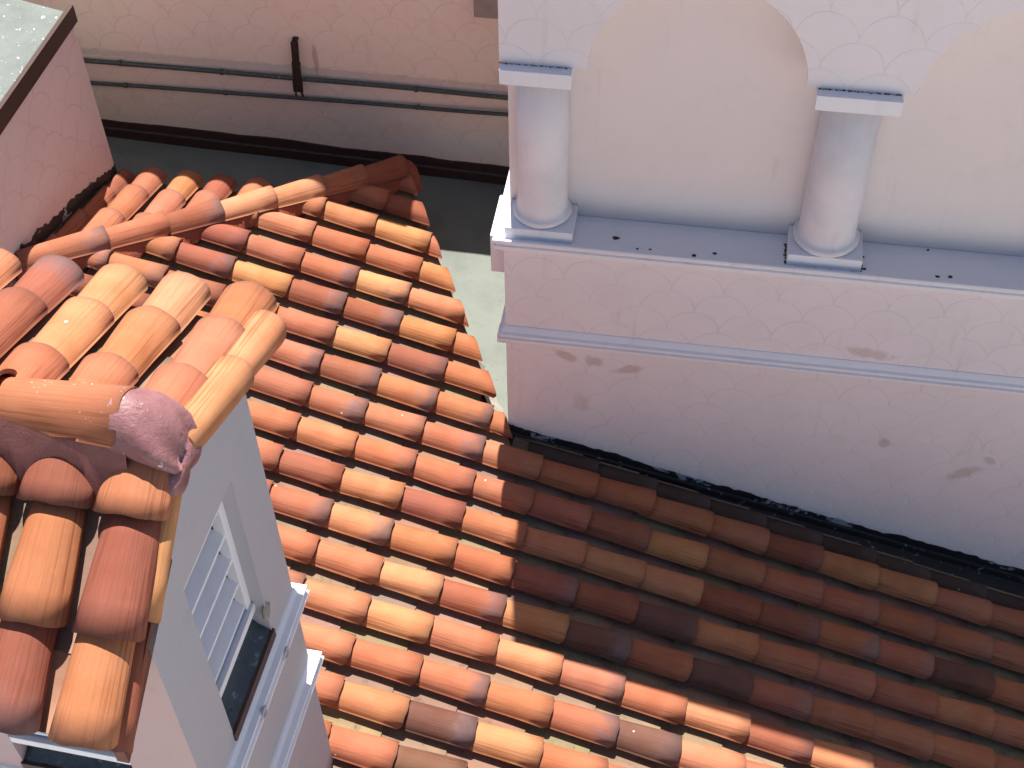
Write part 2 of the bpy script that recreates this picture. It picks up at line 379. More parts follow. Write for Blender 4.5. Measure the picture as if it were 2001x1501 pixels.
# spandrel with semicircular arches
ARC=[(-.026,.500),(1.475,.503),(2.975,.503),(4.475,.503),(5.975,.503),(7.475,.503)]; ZS=-3.757
w=MB(); x=XL; fr=[]
prev=XL
for cx,r in ARC+[(None,None)]:
    nx = cx-r if cx is not None else XR
    w.box(P,prev,nx,YF,YB-.002,ZS,TOP)
    if cx is None: break
    K=40
    for i in range(K):
        a0=math.pi*(1-i/K); a1=math.pi*(1-(i+1)/K)
        xa,za=cx+r*math.cos(a0),ZS+r*math.sin(a0); xb,zb=cx+r*math.cos(a1),ZS+r*math.sin(a1)
        w.quad(P(xa,YF,za),P(xb,YF,zb),P(xb,YF,TOP),P(xa,YF,TOP))
        w.quad(P(xb,YF,zb),P(xa,YF,za),P(xa,YB-.002,za),P(xb,YB-.002,zb))
        w.quad(P(xa,YF,TOP),P(xb,YF,TOP),P(xb,YB-.002,TOP),P(xa,YB-.002,TOP))
    prev=cx+r
w.build('arcade_spandrel',M['facade'],bld)
w=MB(); w.box(P,XL+.03,XR,YF+.03,9.55,TOP+.002,TOP+.03); w.build('roof_slab',M['slab'],bld)
# ledges: moulded profile swept along the front and round the left corner
def ledge(name, prof, yback, zoff=0, top_to=None):
    m=MB()
    for i in range(len(prof)-1):
        (o0,z0),(o1,z1)=prof[i],prof[i+1]
        m.quad(P(XL-o0,YF-o0,z0),P(XR,YF-o0,z0),P(XR,YF-o1,z1),P(XL-o1,YF-o1,z1),smooth=False)
        m.quad(P(XL-o0,yback,z0),P(XL-o0,YF-o0,z0),P(XL-o1,YF-o1,z1),P(XL-o1,yback,z1))
    m.poly([P(XL-o,yback,z) for o,z in prof])
    return m
up_prof=[(-.01,-4.945),(.012,-4.930),(.012,-4.915),(.030,-4.908),(.044,-4.893),(.044,-4.874),(.034,-4.868),(.034,-4.852),(.050,-4.848),(.054,-4.838),(.050,-4.828),(.040,-4.826),(.034,-4.840),(-.01,-4.846)]
lm=ledge('ledge',up_prof,9.4); lm.quad(P(XL-.01+.02,YF,-4.846),P(XR,YF,-4.846),P(XR,YB-.003,-4.846),P(XL+.01,YB-.003,-4.846))
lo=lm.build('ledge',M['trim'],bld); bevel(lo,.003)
lw=[(-.01,-5.645),(.010,-5.630),(.010,-5.618),(.030,-5.608),(.040,-5.594),(.040,-5.580),(.028,-5.574),(.028,-5.560),(.038,-5.556),(.038,-5.546),(.024,-5.538),(.016,-5.522),(.006,-5.505),(-.01,-5.500)]
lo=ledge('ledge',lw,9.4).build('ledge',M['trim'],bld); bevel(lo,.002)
# half columns standing on plinths and carrying blocks
for i,cx in enumerate((-.755,.715,2.225,3.725,5.225,6.725)):
    yc=5.452
    q_=1.0 if i==0 else 1.09
    c=MB(); c.lathe(P(cx,yc,0),[(r_*q_,z_) for r_,z_ in [(.150,-4.772),(.155,-4.762),(.155,-4.748),(.147,-4.738),(.136,-4.733),(.132,-4.70),(.131,-4.3),(.127,-3.838)]],48)
    col=c.build('column',M['column'],bld)
    hw=.178 if i==0 else .187
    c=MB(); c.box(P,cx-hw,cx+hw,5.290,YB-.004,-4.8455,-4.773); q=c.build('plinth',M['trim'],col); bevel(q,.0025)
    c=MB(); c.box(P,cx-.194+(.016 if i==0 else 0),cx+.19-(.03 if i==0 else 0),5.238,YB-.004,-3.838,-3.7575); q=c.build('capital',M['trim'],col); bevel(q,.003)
# corbel under the ledge on the left face
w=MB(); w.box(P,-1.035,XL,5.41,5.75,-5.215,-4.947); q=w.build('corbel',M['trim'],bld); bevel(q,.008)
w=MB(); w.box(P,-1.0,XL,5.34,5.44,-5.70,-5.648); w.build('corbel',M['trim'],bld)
# tarred upstand along the roof junction
def wallbase(x): return -6.431-(x-XL)*.2675
def jag_band(name, mat, parent, pts_bottom, pts_top_base, outv, amp, n, th=.004, seed=1, wave=None):
    """thin coating patch: straight bottom, ragged top edge"""
    r=random.Random(seed); m=MB(); b=[];t=[]; v=0
    for i in range(n+1):
        k=i/n; pb=pts_bottom[0].lerp(pts_bottom[1],k); pt=pts_top_base[0].lerp(pts_top_base[1],k)
        v=.72*v+r.uniform(-amp,amp); pt=pt+Vector((0,0,v+r.uniform(-amp,amp)*.5))
        b.append(pb);t.append(pt)
    for i in range(n):
        o=outv*th
        m.quad(b[i]+o,b[i+1]+o,t[i+1]+o,t[i]+o); m.quad(t[i]+o,t[i+1]+o,t[i+1],t[i]); m.quad(b[i+1]+o,b[i]+o,b[i],b[i+1])
    return m.build(name,mat,parent)
NY=Vector((0,-1,0))
jag_band('tar_coating',M['bitumen2'],bld,(P(XL,YF,wallbase(XL)-.02),P(XR,YF,wallbase(XR)-.02)),(P(XL,YF,wallbase(XL)+.060),P(XR,YF,wallbase(XR)+.050)),NY,.009,260,.004,4)
m=MB(); x0,x1=XL-.004,XR
m.hexa([P(x0,YF-.030,wallbase(x0)-.06),P(x1,YF-.030,wallbase(x1)-.06),P(x1,YF,wallbase(x1)-.06),P(x0,YF,wallbase(x0)-.06)],
       [P(x0,YF-.018,wallbase(x0)+.004),P(x1,YF-.018,wallbase(x1)+.004),P(x1,YF,wallbase(x1)+.010),P(x0,YF,wallbase(x0)+.010)])
m.build('base_flashing',M['bitumen'],bld)
jag_band('tar_coating',M['bitumen'],bld,(P(XL,YF,wallbase(XL)-.02),P(XL+.14,YF,wallbase(XL+.14)-.02)),(P(XL,YF,wallbase(XL)+.075),P(XL+.14,YF,wallbase(XL+.14)+.055)),NY,.006,16,.006,9)
def dirt(x0,x1,y0,y1,z,n,seed,r0=.007):
    rr=random.Random(seed); m=MB()
    for i in range(n):
        k=rr.random(); x=x0+(x1-x0)*k+rr.gauss(0,.0022); y=y0+(y1-y0)*k+rr.gauss(0,.0022); q=r0*rr.uniform(.3,1)
        ring=[P(x+q*rr.uniform(.6,1.1)*math.cos(a),y+q*rr.uniform(.6,1.1)*math.sin(a),z+.0012) for a in [j*math.pi/3 for j in range(6)]]
        c=m.vert(P(x,y,z+.0012+q*.5)); v=[m.vert(p) for p in ring]
        for j in range(6): m.face([v[j],v[(j+1)%6],c])
    m.build('dirt',M['leaf'],bld)
dirt(.522,.524,5.285,5.43,-4.8455,60,1); dirt(.908,.906,5.285,5.42,-4.8455,50,2); dirt(.53,.90,5.283,5.283,-4.8455,70,3,.006)
dirt(-.94,-.62,5.290,5.290,-3.7575,60,4,.005); dirt(.53,.90,5.290,5.290,-3.7575,70,5,.006)
# ------------------------------------------------------------------ dry leaves on the ledge
lf=[(-.356,5.367,.020),(-.237,5.300,.009),(-.171,5.305,.008),(.056,5.290,.016),(.164,5.321,.013),(1.248,5.50,.008),(1.285,5.306,.013),(1.349,5.312,.016),(.52,5.36,.010),(.523,5.44,.012),(.915,5.40,.010),(.92,5.31,.012)]
where=['curled, just right of the corner column','speck right of the corner column','tiny, paired beside another right of the corner column','flat, at the ledge front under the first arch','under the first arch nearer the middle column','tiny, against the wall under the right arch','at the ledge front under the right arch','rightmost on the ledge front','left side of the middle plinth','left back corner of the middle plinth','right side of the middle plinth','front right corner of the middle plinth']
for i,(x,y,r) in enumerate(lf):
    m=MB(); rr=random.Random(i); n=7; ce=P(x,y,-4.8445)
    ring=[]
    for k in range(n):
        a=2*math.pi*k/n; q=r*rr.uniform(.6,1.1)
        ring.append((ce.x+q*math.cos(a)*1.0, ce.y+q*math.sin(a)*.65, rr.uniform(.0,.3)*r))
    b=[m.vert((a_,b_,ce.z)) for a_,b_,_ in ring]; t=[m.vert((a_,b_,ce.z+.0025+c_)) for a_,b_,c_ in ring]; tc=m.vert((ce.x,ce.y,ce.z+.003))
    for k in range(n): m.face([b[k],b[(k+1)%n],t[(k+1)%n],t[k]]); m.face([t[k],t[(k+1)%n],tc])
    m.face(b[::-1])
    tag(m.build('dry_leaf',M['leaf']),'dark dry leaf on the white ledge, '+where[i],'leaf','dry leaves on the ledge')

# ------------------------------------------------------------------ rear wall with pipes
bw=thing('garden_wall','cream and pink wall behind the cement gutter with a brown skirting','wall',P(-2.7,7.8,-6.5)); bw.name='wall'
w=MB(); w.box(P,-7.0,XL-.002,7.7,8.0,-12,-4.36); w.build('wall_body',M['backwall'],bw)
w=MB(); w.box(P,-7.0,-2.02,7.7,8.0,-4.358,-3.22); w.build('unseen_wall_step',M['backwall'],bw)  # unseen step above the view, added and sized to shade the eave tiles
m=MB()
def sk(x): return slabz(x)
NB=60; rr=random.Random(11); v=0
for i in range(NB):
    xa=-6.9+(XL+6.9)*i/NB; xb=-6.9+(XL+6.9)*(i+1)/NB
    va=v; v=.7*v+rr.uniform(-.006,.006)
    za,zb=sk(xa)+.152+va,sk(xb)+.152+v
    m.quad(P(xa,7.675,sk(xa)-.02),P(xb,7.675,sk(xb)-.02),P(xb,7.675,sk(xb)+.078),P(xa,7.675,sk(xa)+.078))
    m.quad(P(xa,7.675,sk(xa)+.078),P(xb,7.675,sk(xb)+.078),P(xb,7.690,sk(xb)+.086),P(xa,7.690,sk(xa)+.086))
    m.quad(P(xa,7.690,sk(xa)+.086),P(xb,7.690,sk(xb)+.086),P(xb,7.690,zb),P(xa,7.690,za))
    m.quad(P(xa,7.690,za),P(xb,7.690,zb),P(xb,7.699,zb+.003),P(xa,7.699,za+.003))
m.build('skirting',M['sheet'],bw)
def pipe(za,zb,r,label,seed):
    rr=random.Random(seed); m=MB(); pts=[]
    N=40
    for i in range(N+1):
        k=i/N; x=-5.6+(XL-.01+5.6)*k; z=za+(zb-za)*(x+4.4)/3.13
        pts.append(P(x,7.7-.034+.004*math.sin(k*17+seed),z+.004*math.sin(k*11+seed)))
    m.tube(pts,r,12)
    o=m.build('pipe',M['pipe']); tag(o,label,'pipe','pipes along the rear wall')
    for x in (-4.1,-3.35,-1.95):
        c=MB(); z=za+(zb-za)*(x+4.4)/3.13; c.tube([P(x-.012,7.666,z),P(x+.012,7.666,z)],r*1.28,12); c.build('clip',M['pipe'],o)
pipe(-5.700,-5.717,.0175,'upper of the two thin grey pipes along the rear wall',1)
pipe(-5.896,-5.860,.0145,'lower of the two thin grey pipes along the rear wall',2)
# rusted strap hanging over the pipes
st=thing('iron_bracket','short black rusted iron strap hanging over the upper pipe','bracket',P(-2.78,7.68,-5.6))
m=MB(); px=[(-2.775,7.695,-5.385),(-2.777,7.655,-5.400),(-2.782,7.640,-5.55),(-2.788,7.628,-5.70),(-2.792,7.625,-5.79)]
for i in range(len(px)-1):
    a,b=px[i],px[i+1]; hw=.020+.005*i
    m.hexa([P(b[0]-hw,b[1]-.006,b[2]),P(b[0]+hw,b[1]-.006,b[2]),P(b[0]+hw,b[1]+.006,b[2]),P(b[0]-hw,b[1]+.006,b[2])],
           [P(a[0]-hw,a[1]-.006,a[2]),P(a[0]+hw,a[1]-.006,a[2]),P(a[0]+hw,a[1]+.006,a[2]),P(a[0]-hw,a[1]+.006,a[2])])
m.build('strap',M['rust'],st)
m=MB(); m.tube([P(-2.81,7.625,-5.78),P(-2.815,7.63,-5.83)],.007,8); m.tube([P(-2.77,7.625,-5.78),P(-2.764,7.63,-5.835)],.008,8); m.build('hook',M['rust'],st)
# small grey box high on the rear wall
eb=thing('junction_box','small grey box high on the rear wall beside the arcade building','box',P(-1.4,7.66,-5.0))
m=MB(); m.box(P,-1.51,-1.20,7.60,7.70,-5.06,-4.80); q=m.build('housing',M['grey'],eb); bevel(q,.008)
m=MB(); m.tube([P(-1.455,7.65,-5.06),P(-1.455,7.65,-5.085)],.006,8); m.build('gland',M['rust'],eb)

# ------------------------------------------------------------------ block with a flat cap at top left
blk=thing('parapet_block','pink rendered block with flat grey cap and dark metal edge','rooftop block',Q(-5,5.5,-6))
BX=-4.17
w=MB(); w.hexa([Q(-6.6,3.6,-7),Q(BX,3.6,-7),Q(BX,6.56,-7),Q(-6.6,6.9,-7)],[Q(-6.6,3.6,-4.72),Q(BX,3.6,-4.72),Q(BX,6.56,-4.72),Q(-6.6,6.9,-4.72)])
w.build('wall',M['block'],blk)
def capz(b): return -4.655-(6.57-b)*.03
w=MB(); w.hexa([Q(-6.6,3.6,-4.719),Q(BX-.02,3.6,-4.719),Q(BX-.02,6.54,-4.719),Q(-6.6,6.9,-4.719)],[Q(-6.6,3.6,capz(3.6)-.008),Q(BX-.02,3.6,capz(3.6)-.008),Q(BX-.02,6.54,capz(6.54)-.008),Q(-6.6,7.0,capz(6.57)+.05)])
w.build('cap',M['slabtop'],blk)
w=MB(); w.hexa([Q(BX-.018,3.6,capz(3.6)-.125),Q(BX+.012,3.6,capz(3.6)-.125),Q(BX+.012,6.60,capz(6.6)-.110),Q(BX-.018,6.60,capz(6.6)-.110)],
               [Q(BX-.018,3.6,capz(3.6)+.004),Q(BX+.012,3.6,capz(3.6)+.004),Q(BX+.012,6.60,capz(6.6)+.004),Q(BX-.018,6.60,capz(6.6)+.004)])
w.build('metal_edge',M['sheet'],blk)
jag_band('tar_coating',M['bitumen2'],blk,(Q(BX,3.9,-5.26),Q(BX,6.56,-5.955)),(Q(BX,3.9,-5.10),Q(BX,6.56,-5.845)),X2,.014,150,.004,21)
w=MB(); za,zb=-5.22+.02,-5.95
w.hexa([Q(BX,3.9,-5.24),Q(BX+.03,3.9,-5.24),Q(BX+.03,6.57,-5.98),Q(BX,6.57,-5.98)],[Q(BX,3.9,-5.18),Q(BX+.016,3.9,-5.18),Q(BX+.016,6.57,-5.925),Q(BX,6.57,-5.925)])
w.build('base_flashing',M['bitumen'],blk)

# ------------------------------------------------------------------ large tiled roof
roof=thing('tiled_roof','large orange barrel-tile roof stepping down to the pink building, half in shade','tiled roof',RM(0.6,4.5,-.3))
HIPC=-9.42                                       # hip line in plan: X2 - Y2 = HIPC
hipn=(X2-Y2); 
def hip_clip_main(off=0.0): return (-hipn, -(HIPC+off))        # keep X2 - Y2 >= HIPC+off
def hip_clip_rear(off=0.0): return (hipn, HIPC-off)
cutA=P(-1.690,6.745,0); cutB=P(-.925,5.262,0); cd=(cutB-cutA); cn=Vector((cd.y,-cd.x,0)).normalized()
if cn.x<0: cn=-cn
def cut_clip(off=0.0): return (cn, cn.dot(cutA)+off)
wall_clip=(Vector((0,1,0)), YF-.008)
OV={}
for k,l in {'o':[(-6,0),(-6,2),(-5,-1),(-5,5),(-4,-1),(-4,0),(-4,1),(-4,2),(-4,5),(-3,-1),(-3,2),(-3,8),(-3,9),(-2,5),(-2,9),(-2,10),(-1,-1),(-1,2),(-1,3),(-1,4),(0,-2),(0,4),(1,7),(1,8),(1,9),(3,-2),(4,-4),(4,-1),(5,-1),(6,-4),(6,-1),(7,-3),(7,-2)],
            'd':[(-7,1),(-6,1),(-5,4),(-3,3),(-3,5),(-2,4),(-1,9)],
            'b':[(-3,1),(-2,2),(-2,3),(-1,0),(-1,5),(0,3),(1,6),(2,-2),(4,-5),(4,-2),(5,-5)]}.items():
    for t_ in l: OV[t_]=k
FLS={(-5,1),(-5,3),(-2,-1),(1,-2),(1,0),(2,-3),(2,-2),(2,-1),(4,-3),(4,-2),(5,-3),(5,-2),(-6,1)}
U0=.383; V0=4.759; PV=.2533; EX=.36
cov=MB(); pan=MB(); rnd=random.Random(5)
for k in range(-11,11):
    v=V0+k*PV
    for j in range(-14,22):
        lip=U0+j*EX+rnd.uniform(-.012,.012); L=.44
        o=RM(lip-L, v+rnd.uniform(-.005,.005), 0)
        clips=[]
        mid=RM(lip-.2,v,0); 
        pl=mid-Vector((0,0,OZ))
        if lip>6.9 or lip<-4.9: continue
        near=(pl.x>-1.0 and k in (2,3))
        if near: clips=[wall_clip]
        elif k>=2: clips=[hip_clip_main(.0),cut_clip()]
        elif k==1: clips=[hip_clip_main(.0),wall_clip]
        if near and pl.x<-.80: clips=[(Vector((0,1,0)),YF-.004)] if pl.x>-.88 else [cut_clip()]
        if pl.y>YF+.09 and pl.x>-.75: continue
        if hipn.dot(mid)<HIPC-.4: continue
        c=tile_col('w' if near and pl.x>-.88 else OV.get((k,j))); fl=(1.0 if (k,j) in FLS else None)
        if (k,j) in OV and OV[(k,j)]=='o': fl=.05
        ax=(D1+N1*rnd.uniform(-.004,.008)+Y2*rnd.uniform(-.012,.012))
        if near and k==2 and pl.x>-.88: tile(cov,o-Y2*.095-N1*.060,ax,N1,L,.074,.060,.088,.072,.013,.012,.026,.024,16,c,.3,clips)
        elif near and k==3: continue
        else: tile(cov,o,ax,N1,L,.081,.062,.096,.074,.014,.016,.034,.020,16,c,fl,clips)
    vp=v-PV/2
    for j in range(-14,22):
        lip=U0+j*EX-.10+rnd.uniform(-.012,.012)
        if lip>7.0 or lip<-4.9: continue
        mid=RM(lip-.2,vp,0); clips=[]
        if k>=2: clips=[hip_clip_main(.05),cut_clip(-.012)]
        elif k==1: clips=[hip_clip_main(.05)]
        if k>=3 and mid.x>-1.0: continue
        if k in (2,3) and mid.x>-.92: clips=[]
        if mid.x>-1.2 and k in (1,2,3): clips.append(wall_clip if mid.x>-.95 else cut_clip(-.012))
        if mid.y>YF+.1 and mid.x>-.75: continue
        if hipn.dot(mid)<HIPC-.4: continue
        pan_tile(pan,RM(lip-.44,vp,-.045),D1,N1,.44,.098,.104,.040,clips=clips,lift1=.014)
cov.build('cover_tiles',M['tile'],roof); pan.build('pan_tiles',M['pan'],roof)
# rear slope
hp=RM(0,0,0)*0
def zmain(a): return RM((a-DB*math.sin(S15))/math.cos(S15),0,0).z-OZ                 # bed height of the main slope at X2=a
def RR(a,b,n=0.0):                                                 # rear slope point: bed at plan (a,b)
    z=zmain(b+HIPC)                                                # equal pitches meet on the 45 degree hip
    return Q(a,b,z)+N2*n
cov2=MB(); pan2=MB()
rows=[-4.165+.0,-3.928,-3.676,-3.440,-3.190,-2.935]
EAVE_Y=6.805
eclip=(Vector((0,1,0)), EAVE_Y+.0)
seq={1:['b','p','p','s','s'],2:['o','o','p','s','s'],3:['o','b','p','s','s'],4:['b','s','s','s','s']}
for i,a in enumerate(rows):
    bl=6.72+.0
    for j in range(7):
        lipb=6.90-j*.345 if j else 6.93
        L=.44 if j else .40
        if j: lipb=6.66-(j-1)*.347+(.05 if i==3 else 0)
        o=RR(a+rnd.uniform(-.004,.004), lipb-L*math.cos(S15))
        cl=[hip_clip_rear(.0),eclip,(-X2,-(BX+.01))]
        col=tile_col(seq[i][j] if i in seq and j<5 else None)
        tile(cov2,o-(N2*.035 if i==0 else N2*0),D2,N2,L,.086,.066,.106,.080,.014,.014,.032,.020,16,col,.2,cl)
    ap=a+.125
    for j in range(8):
        lipb=6.78-j*.345
        o=RR(ap,lipb-.44*math.cos(S15),-.044)
        pan_tile(pan2,o,D2,N2,.44,.096,.102,.040,clips=[hip_clip_rear(.04),(Vector((0,1,0)),EAVE_Y-.03),(-X2,-(BX+.005))])
cov2.build('cover_tiles',M['tile'],roof); pan2.build('pan_tiles',M['pan'],roof)
# bed / body under the tiles
m=MB()
def bedm(a,b,n=-.072): return Q(a,b,zmain(a))+N1*n
A_=[(-4.85,.0),(4.4,.0)]
def wb2(x): # plan point on facade line in roof frame
    p=P(x,YF-.02,0); return (p.dot(X2),p.dot(Y2))
def pl2(p): q=Vector((p.x,p.y,0)); return (q.dot(X2),q.dot(Y2))
ca=pl2(cutA-cn*.03); cb=pl2(cutB-cn*.03); wr=wb2(6.7)
eav=pl2(P(-2.3,EAVE_Y-.03,0)); 
# hip foot in plan: on the hip at the eave
hf=(eav[1]+HIPC+.0,eav[1])
pts=[(-4.85,1.2),(6.55,1.2),wr,wb2(-.93),cb,ca,hf,(-4.85,-4.85-HIPC)]
top=[bedm(a,b) for a,b in pts]
m.poly(top)
for i in range(len(pts)):
    a,b=top[i],top[(i+1)%len(pts)]
    za=-6.66+OZ if i in (3,4,5) else -8.2+OZ
    m.quad(b,a,Vector((a.x,a.y,za)),Vector((b.x,b.y,za)))
m.build('roof_bed',M['deck'],roof)
m=MB(); q=[(BX+.005,hf[1]),(BX+.005,BX-HIPC),hf]
el=pl2(P(-4.3,EAVE_Y-.03,0)); q=[(BX+.005,BX+.005-HIPC),hf,(BX+.005,el[1])]
top=[RR(a,b,-.070) for a,b in q]; m.poly(top)
a,b=top[1],top[2]; m.quad(a,b,Vector((b.x,b.y,-6.6+OZ)),Vector((a.x,a.y,-6.6+OZ)))
m.build('roof_bed',M['deck'],roof)
m=MB(); N=60; rr=random.Random(31)
for i in range(N):
    xa=XL-.0+(XR-2.0-XL)*i/N; xb=XL+(XR-2.0-XL)*(i+1)/N
    def gp(x,o,n): 
        p=P(x,YF-o,0); a=pl2(p)[0]; return Vector((p.x,p.y,zmain(a)+OZ+n))
    m.quad(gp(xa,.16,-.058),gp(xb,.16,-.058),gp(xb,.0,-.030),gp(xa,.0,-.030),smooth=True)
m.build('gutter_lining',M['bitumen'],roof)
# cement fillet sealing the diagonal cut
m=MB(); NF=40; rr=random.Random(8)
for i in range(NF):
    def q(k,o,zo): 
        p=cutA.lerp(cutB,k)-cn*(.05)+cn*o; a=pl2(p)[0]
        return Vector((p.x,p.y, zmain(a)+OZ+zo))
    k0,k1=i/NF,(i+1)/NF
    if i==0: w0=.05
    w1=.055+rr.uniform(-.015,.02)
    def low(k,o):
        p=cutA.lerp(cutB,k)-cn*.05+cn*o; return Vector((p.x,p.y,slabz(p.x)+OZ+.003))
    m.quad(q(k0,0,-.045),q(k1,0,-.045),q(k1,w1*.5,-.075),q(k0,w0*.5,-.075),smooth=True)
    m.quad(q(k0,w0*.5,-.075),q(k1,w1*.5,-.075),low(k1,w1+.03),low(k0,w0+.03),smooth=True)
    w0=w1
m.build('cement_fillet',M['bead'],roof)
# hip tiles with red mortar packed below
hd=(X2+Y2); hz=-math.tan(S15)                                      # going +1,+1 in plan drops by tan15
hdir=(X2+Y2+ZV*hz).normalized()
hn=(hdir.cross((X2-Y2).normalized())); hn = hn if hn.z>0 else -hn
def HP(a,n=0.0): return Q(a,a-HIPC,zmain(a))+hn*n
lips=[-3.80,-3.53,-3.275,-3.015,-2.77,-2.545,-2.33]
cols=['s','b','b','y','y','s','s']; fls=[.9,.1,.9,.35,.3,.2,.1]
cols=['p','s','b','y','y','s','b']
prev=-4.12
for i,a in enumerate(lips):
    L=(a-prev)*math.sqrt(2+hz*hz)+.085
    o=HP(a,.062)-hdir*L
    m=MB(); tile(m,o,hdir,hn,L,.082,.076,.100,.094,.014,.008,.024,.03,18,tile_col(cols[i]),fls[i])
    m.build('ridge_tile',M['tile'],roof); prev=a
m=MB(); rr=random.Random(4); NH=90; sd=(X2-Y2).normalized()        # +sd = towards the camera-side slope
for sgn in (1,-1):
    pr=None
    for i in range(NH+1):
        a=-4.2+(-2.27+4.2)*i/NH
        # mortar dips between the cover tiles: row spacing measured along the hip
        ph=(((a-HIPC)-V0)/PV if sgn>0 else (a-rows[1])/.25); wv=.5-.5*math.cos(2*math.pi*ph)
        wd=.105+.040*wv+rr.uniform(-.010,.010)
        bz=.018-.045*wv
        top=HP(a,.085)+sd*sgn*.055; midp=HP(a,.060)+sd*sgn*.090; lowp=HP(a,0)+sd*sgn*wd
        base=(N1 if sgn>0 else N2)
        # drop the foot onto its slope
        foot=Q(a,a-HIPC,zmain(a))+ (sd*sgn*wd); 
        fx,fy=foot.dot(X2),foot.dot(Y2)
        foot=Q(fx,fy,(zmain(fx) if sgn>0 else zmain(fy+HIPC)))+base*bz
        cur=[m.vert(top),m.vert(midp),m.vert(foot)]
        if pr:
            for j in range(2):
                f=[pr[j],cur[j],cur[j+1],pr[j+1]]; m.face(f if sgn<0 else f[::-1],smooth=True)
        pr=cur
m.build('mortar',M['mortar'],roof)
# mortar plug at the foot of the hip
def blob(mb, c, rx, ry, rz, ax, ay, az, seed, rough=.18, n=14):
    r=random.Random(seed); ph=[(r.uniform(0,6.3),r.uniform(1.5,4.5),r.uniform(1.5,4.5)) for _ in range(5)]
    rings=[]
    for i in range(n+1):
        th=math.pi*i/n; row=[]
        for k in range(2*n):
            fi=math.pi*k/n; d=1+rough*sum(math.sin(p[0]+p[1]*th*1.3+p[2]*math.cos(fi+p[0]))for p in ph)/3
            row.append(mb.vert(c+ax*(rx*d*math.sin(th)*math.cos(fi))+ay*(ry*d*math.sin(th)*math.sin(fi))+az*(rz*d*math.cos(th))))
        rings.append(row)
    for i in range(n):
        for k in range(2*n): mb.face([rings[i][k],rings[i+1][k],rings[i+1][(k+1)%(2*n)],rings[i][(k+1)%(2*n)]],smooth=True)
m=MB(); blob(m,HP(-2.31,.05),.075,.085,.075,hdir,sd,hn,3,.12); m.build('mortar',M['mortar'],roof)

# ------------------------------------------------------------------ ventilation tower in front
TX=-1.6; TY0,TY1=1.942,2.91; TXL=-3.0; RY=2.444; RZ=-3.335
SF,SB=R_(31),R_(17.5)
tow=thing('tower','small pink ventilation tower with a gabled tile roof and louvred openings','tower',Q(-2.3,2.4,-6.3))
def zf(b): return RZ-(RY-b)*math.tan(SF)
def zbk(b): return RZ-(b-RY)*math.tan(SB)
ze_f,ze_b=zf(TY0)-.06,zbk(TY1)-.06
zb0=-7.2
# gable wall with the louvre opening cut out: build as strips round the hole
HY0,HY1,HZ0,HZ1=2.205,2.665,-4.775,-3.76
wm=MB()
def gz(b): return (zf(b) if b<RY else zbk(b))-.055
T=.07
def gstrip(x, b0,b1, z0,z1fn):
    bs=[b0]+[b for b in (RY,) if b0<b<b1]+[b1]
    for i in range(len(bs)-1):
        a,b=bs[i],bs[i+1]
        wm.quad(Q(x,a,z0),Q(x,b,z0),Q(x,b,z1fn(b)),Q(x,a,z1fn(a)))
gstrip(TX,TY0,HY0,zb0,gz); gstrip(TX,HY1,TY1,zb0,gz)
gstrip(TX,HY0,HY1,zb0,lambda b:HZ0); gstrip(TX,HY0,HY1,HZ1,gz)
# reveals of the opening
for b,s_ in ((HY0,1),(HY1,-1)):
    q=[Q(TX,b,HZ0),Q(TX-T-.05,b,HZ0),Q(TX-T-.05,b,HZ1),Q(TX,b,HZ1)]
    wm.poly(q if s_<0 else q[::-1])
wm.poly([Q(TX,HY0,HZ1),Q(TX,HY1,HZ1),Q(TX-T-.05,HY1,HZ1),Q(TX-T-.05,HY0,HZ1)][::-1])
# front wall with its opening, rear and left walls
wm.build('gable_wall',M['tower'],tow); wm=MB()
FX0,FX1,FZ0,FZ1=-2.335,-1.868,-4.775,-3.9
def fstrip(x0,x1,z0,z1): wm.quad(Q(x0,TY0,z0),Q(x1,TY0,z0),Q(x1,TY0,z1),Q(x0,TY0,z1))
zt=gz(TY0)
fstrip(TXL,FX0,zb0,zt); fstrip(FX1,TX,zb0,zt); fstrip(FX0,FX1,zb0,FZ0); fstrip(FX0,FX1,FZ1,zt)
wm.quad(Q(FX0,TY0,FZ0),Q(FX0,TY0+.12,FZ0),Q(FX0,TY0+.12,FZ1),Q(FX0,TY0,FZ1)); wm.quad(Q(FX1,TY0+.12,FZ0),Q(FX1,TY0,FZ0),Q(FX1,TY0,FZ1),Q(FX1,TY0+.12,FZ1))
wm.quad(Q(TX,TY1,zb0),Q(TXL,TY1,zb0),Q(TXL,TY1,gz(TY1)),Q(TX,TY1,gz(TY1)))
wm.quad(Q(TXL,TY1,zb0),Q(TXL,TY0,zb0),Q(TXL,TY0,gz(TY0)),Q(TXL,TY1,gz(TY1)))
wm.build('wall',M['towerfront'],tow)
m=MB(); m.box(Q,TXL+.1,TX-T-.12,TY0+.14,TY1-.05,zb0,-3.8); m.build('inner_core',M['deck'],tow)
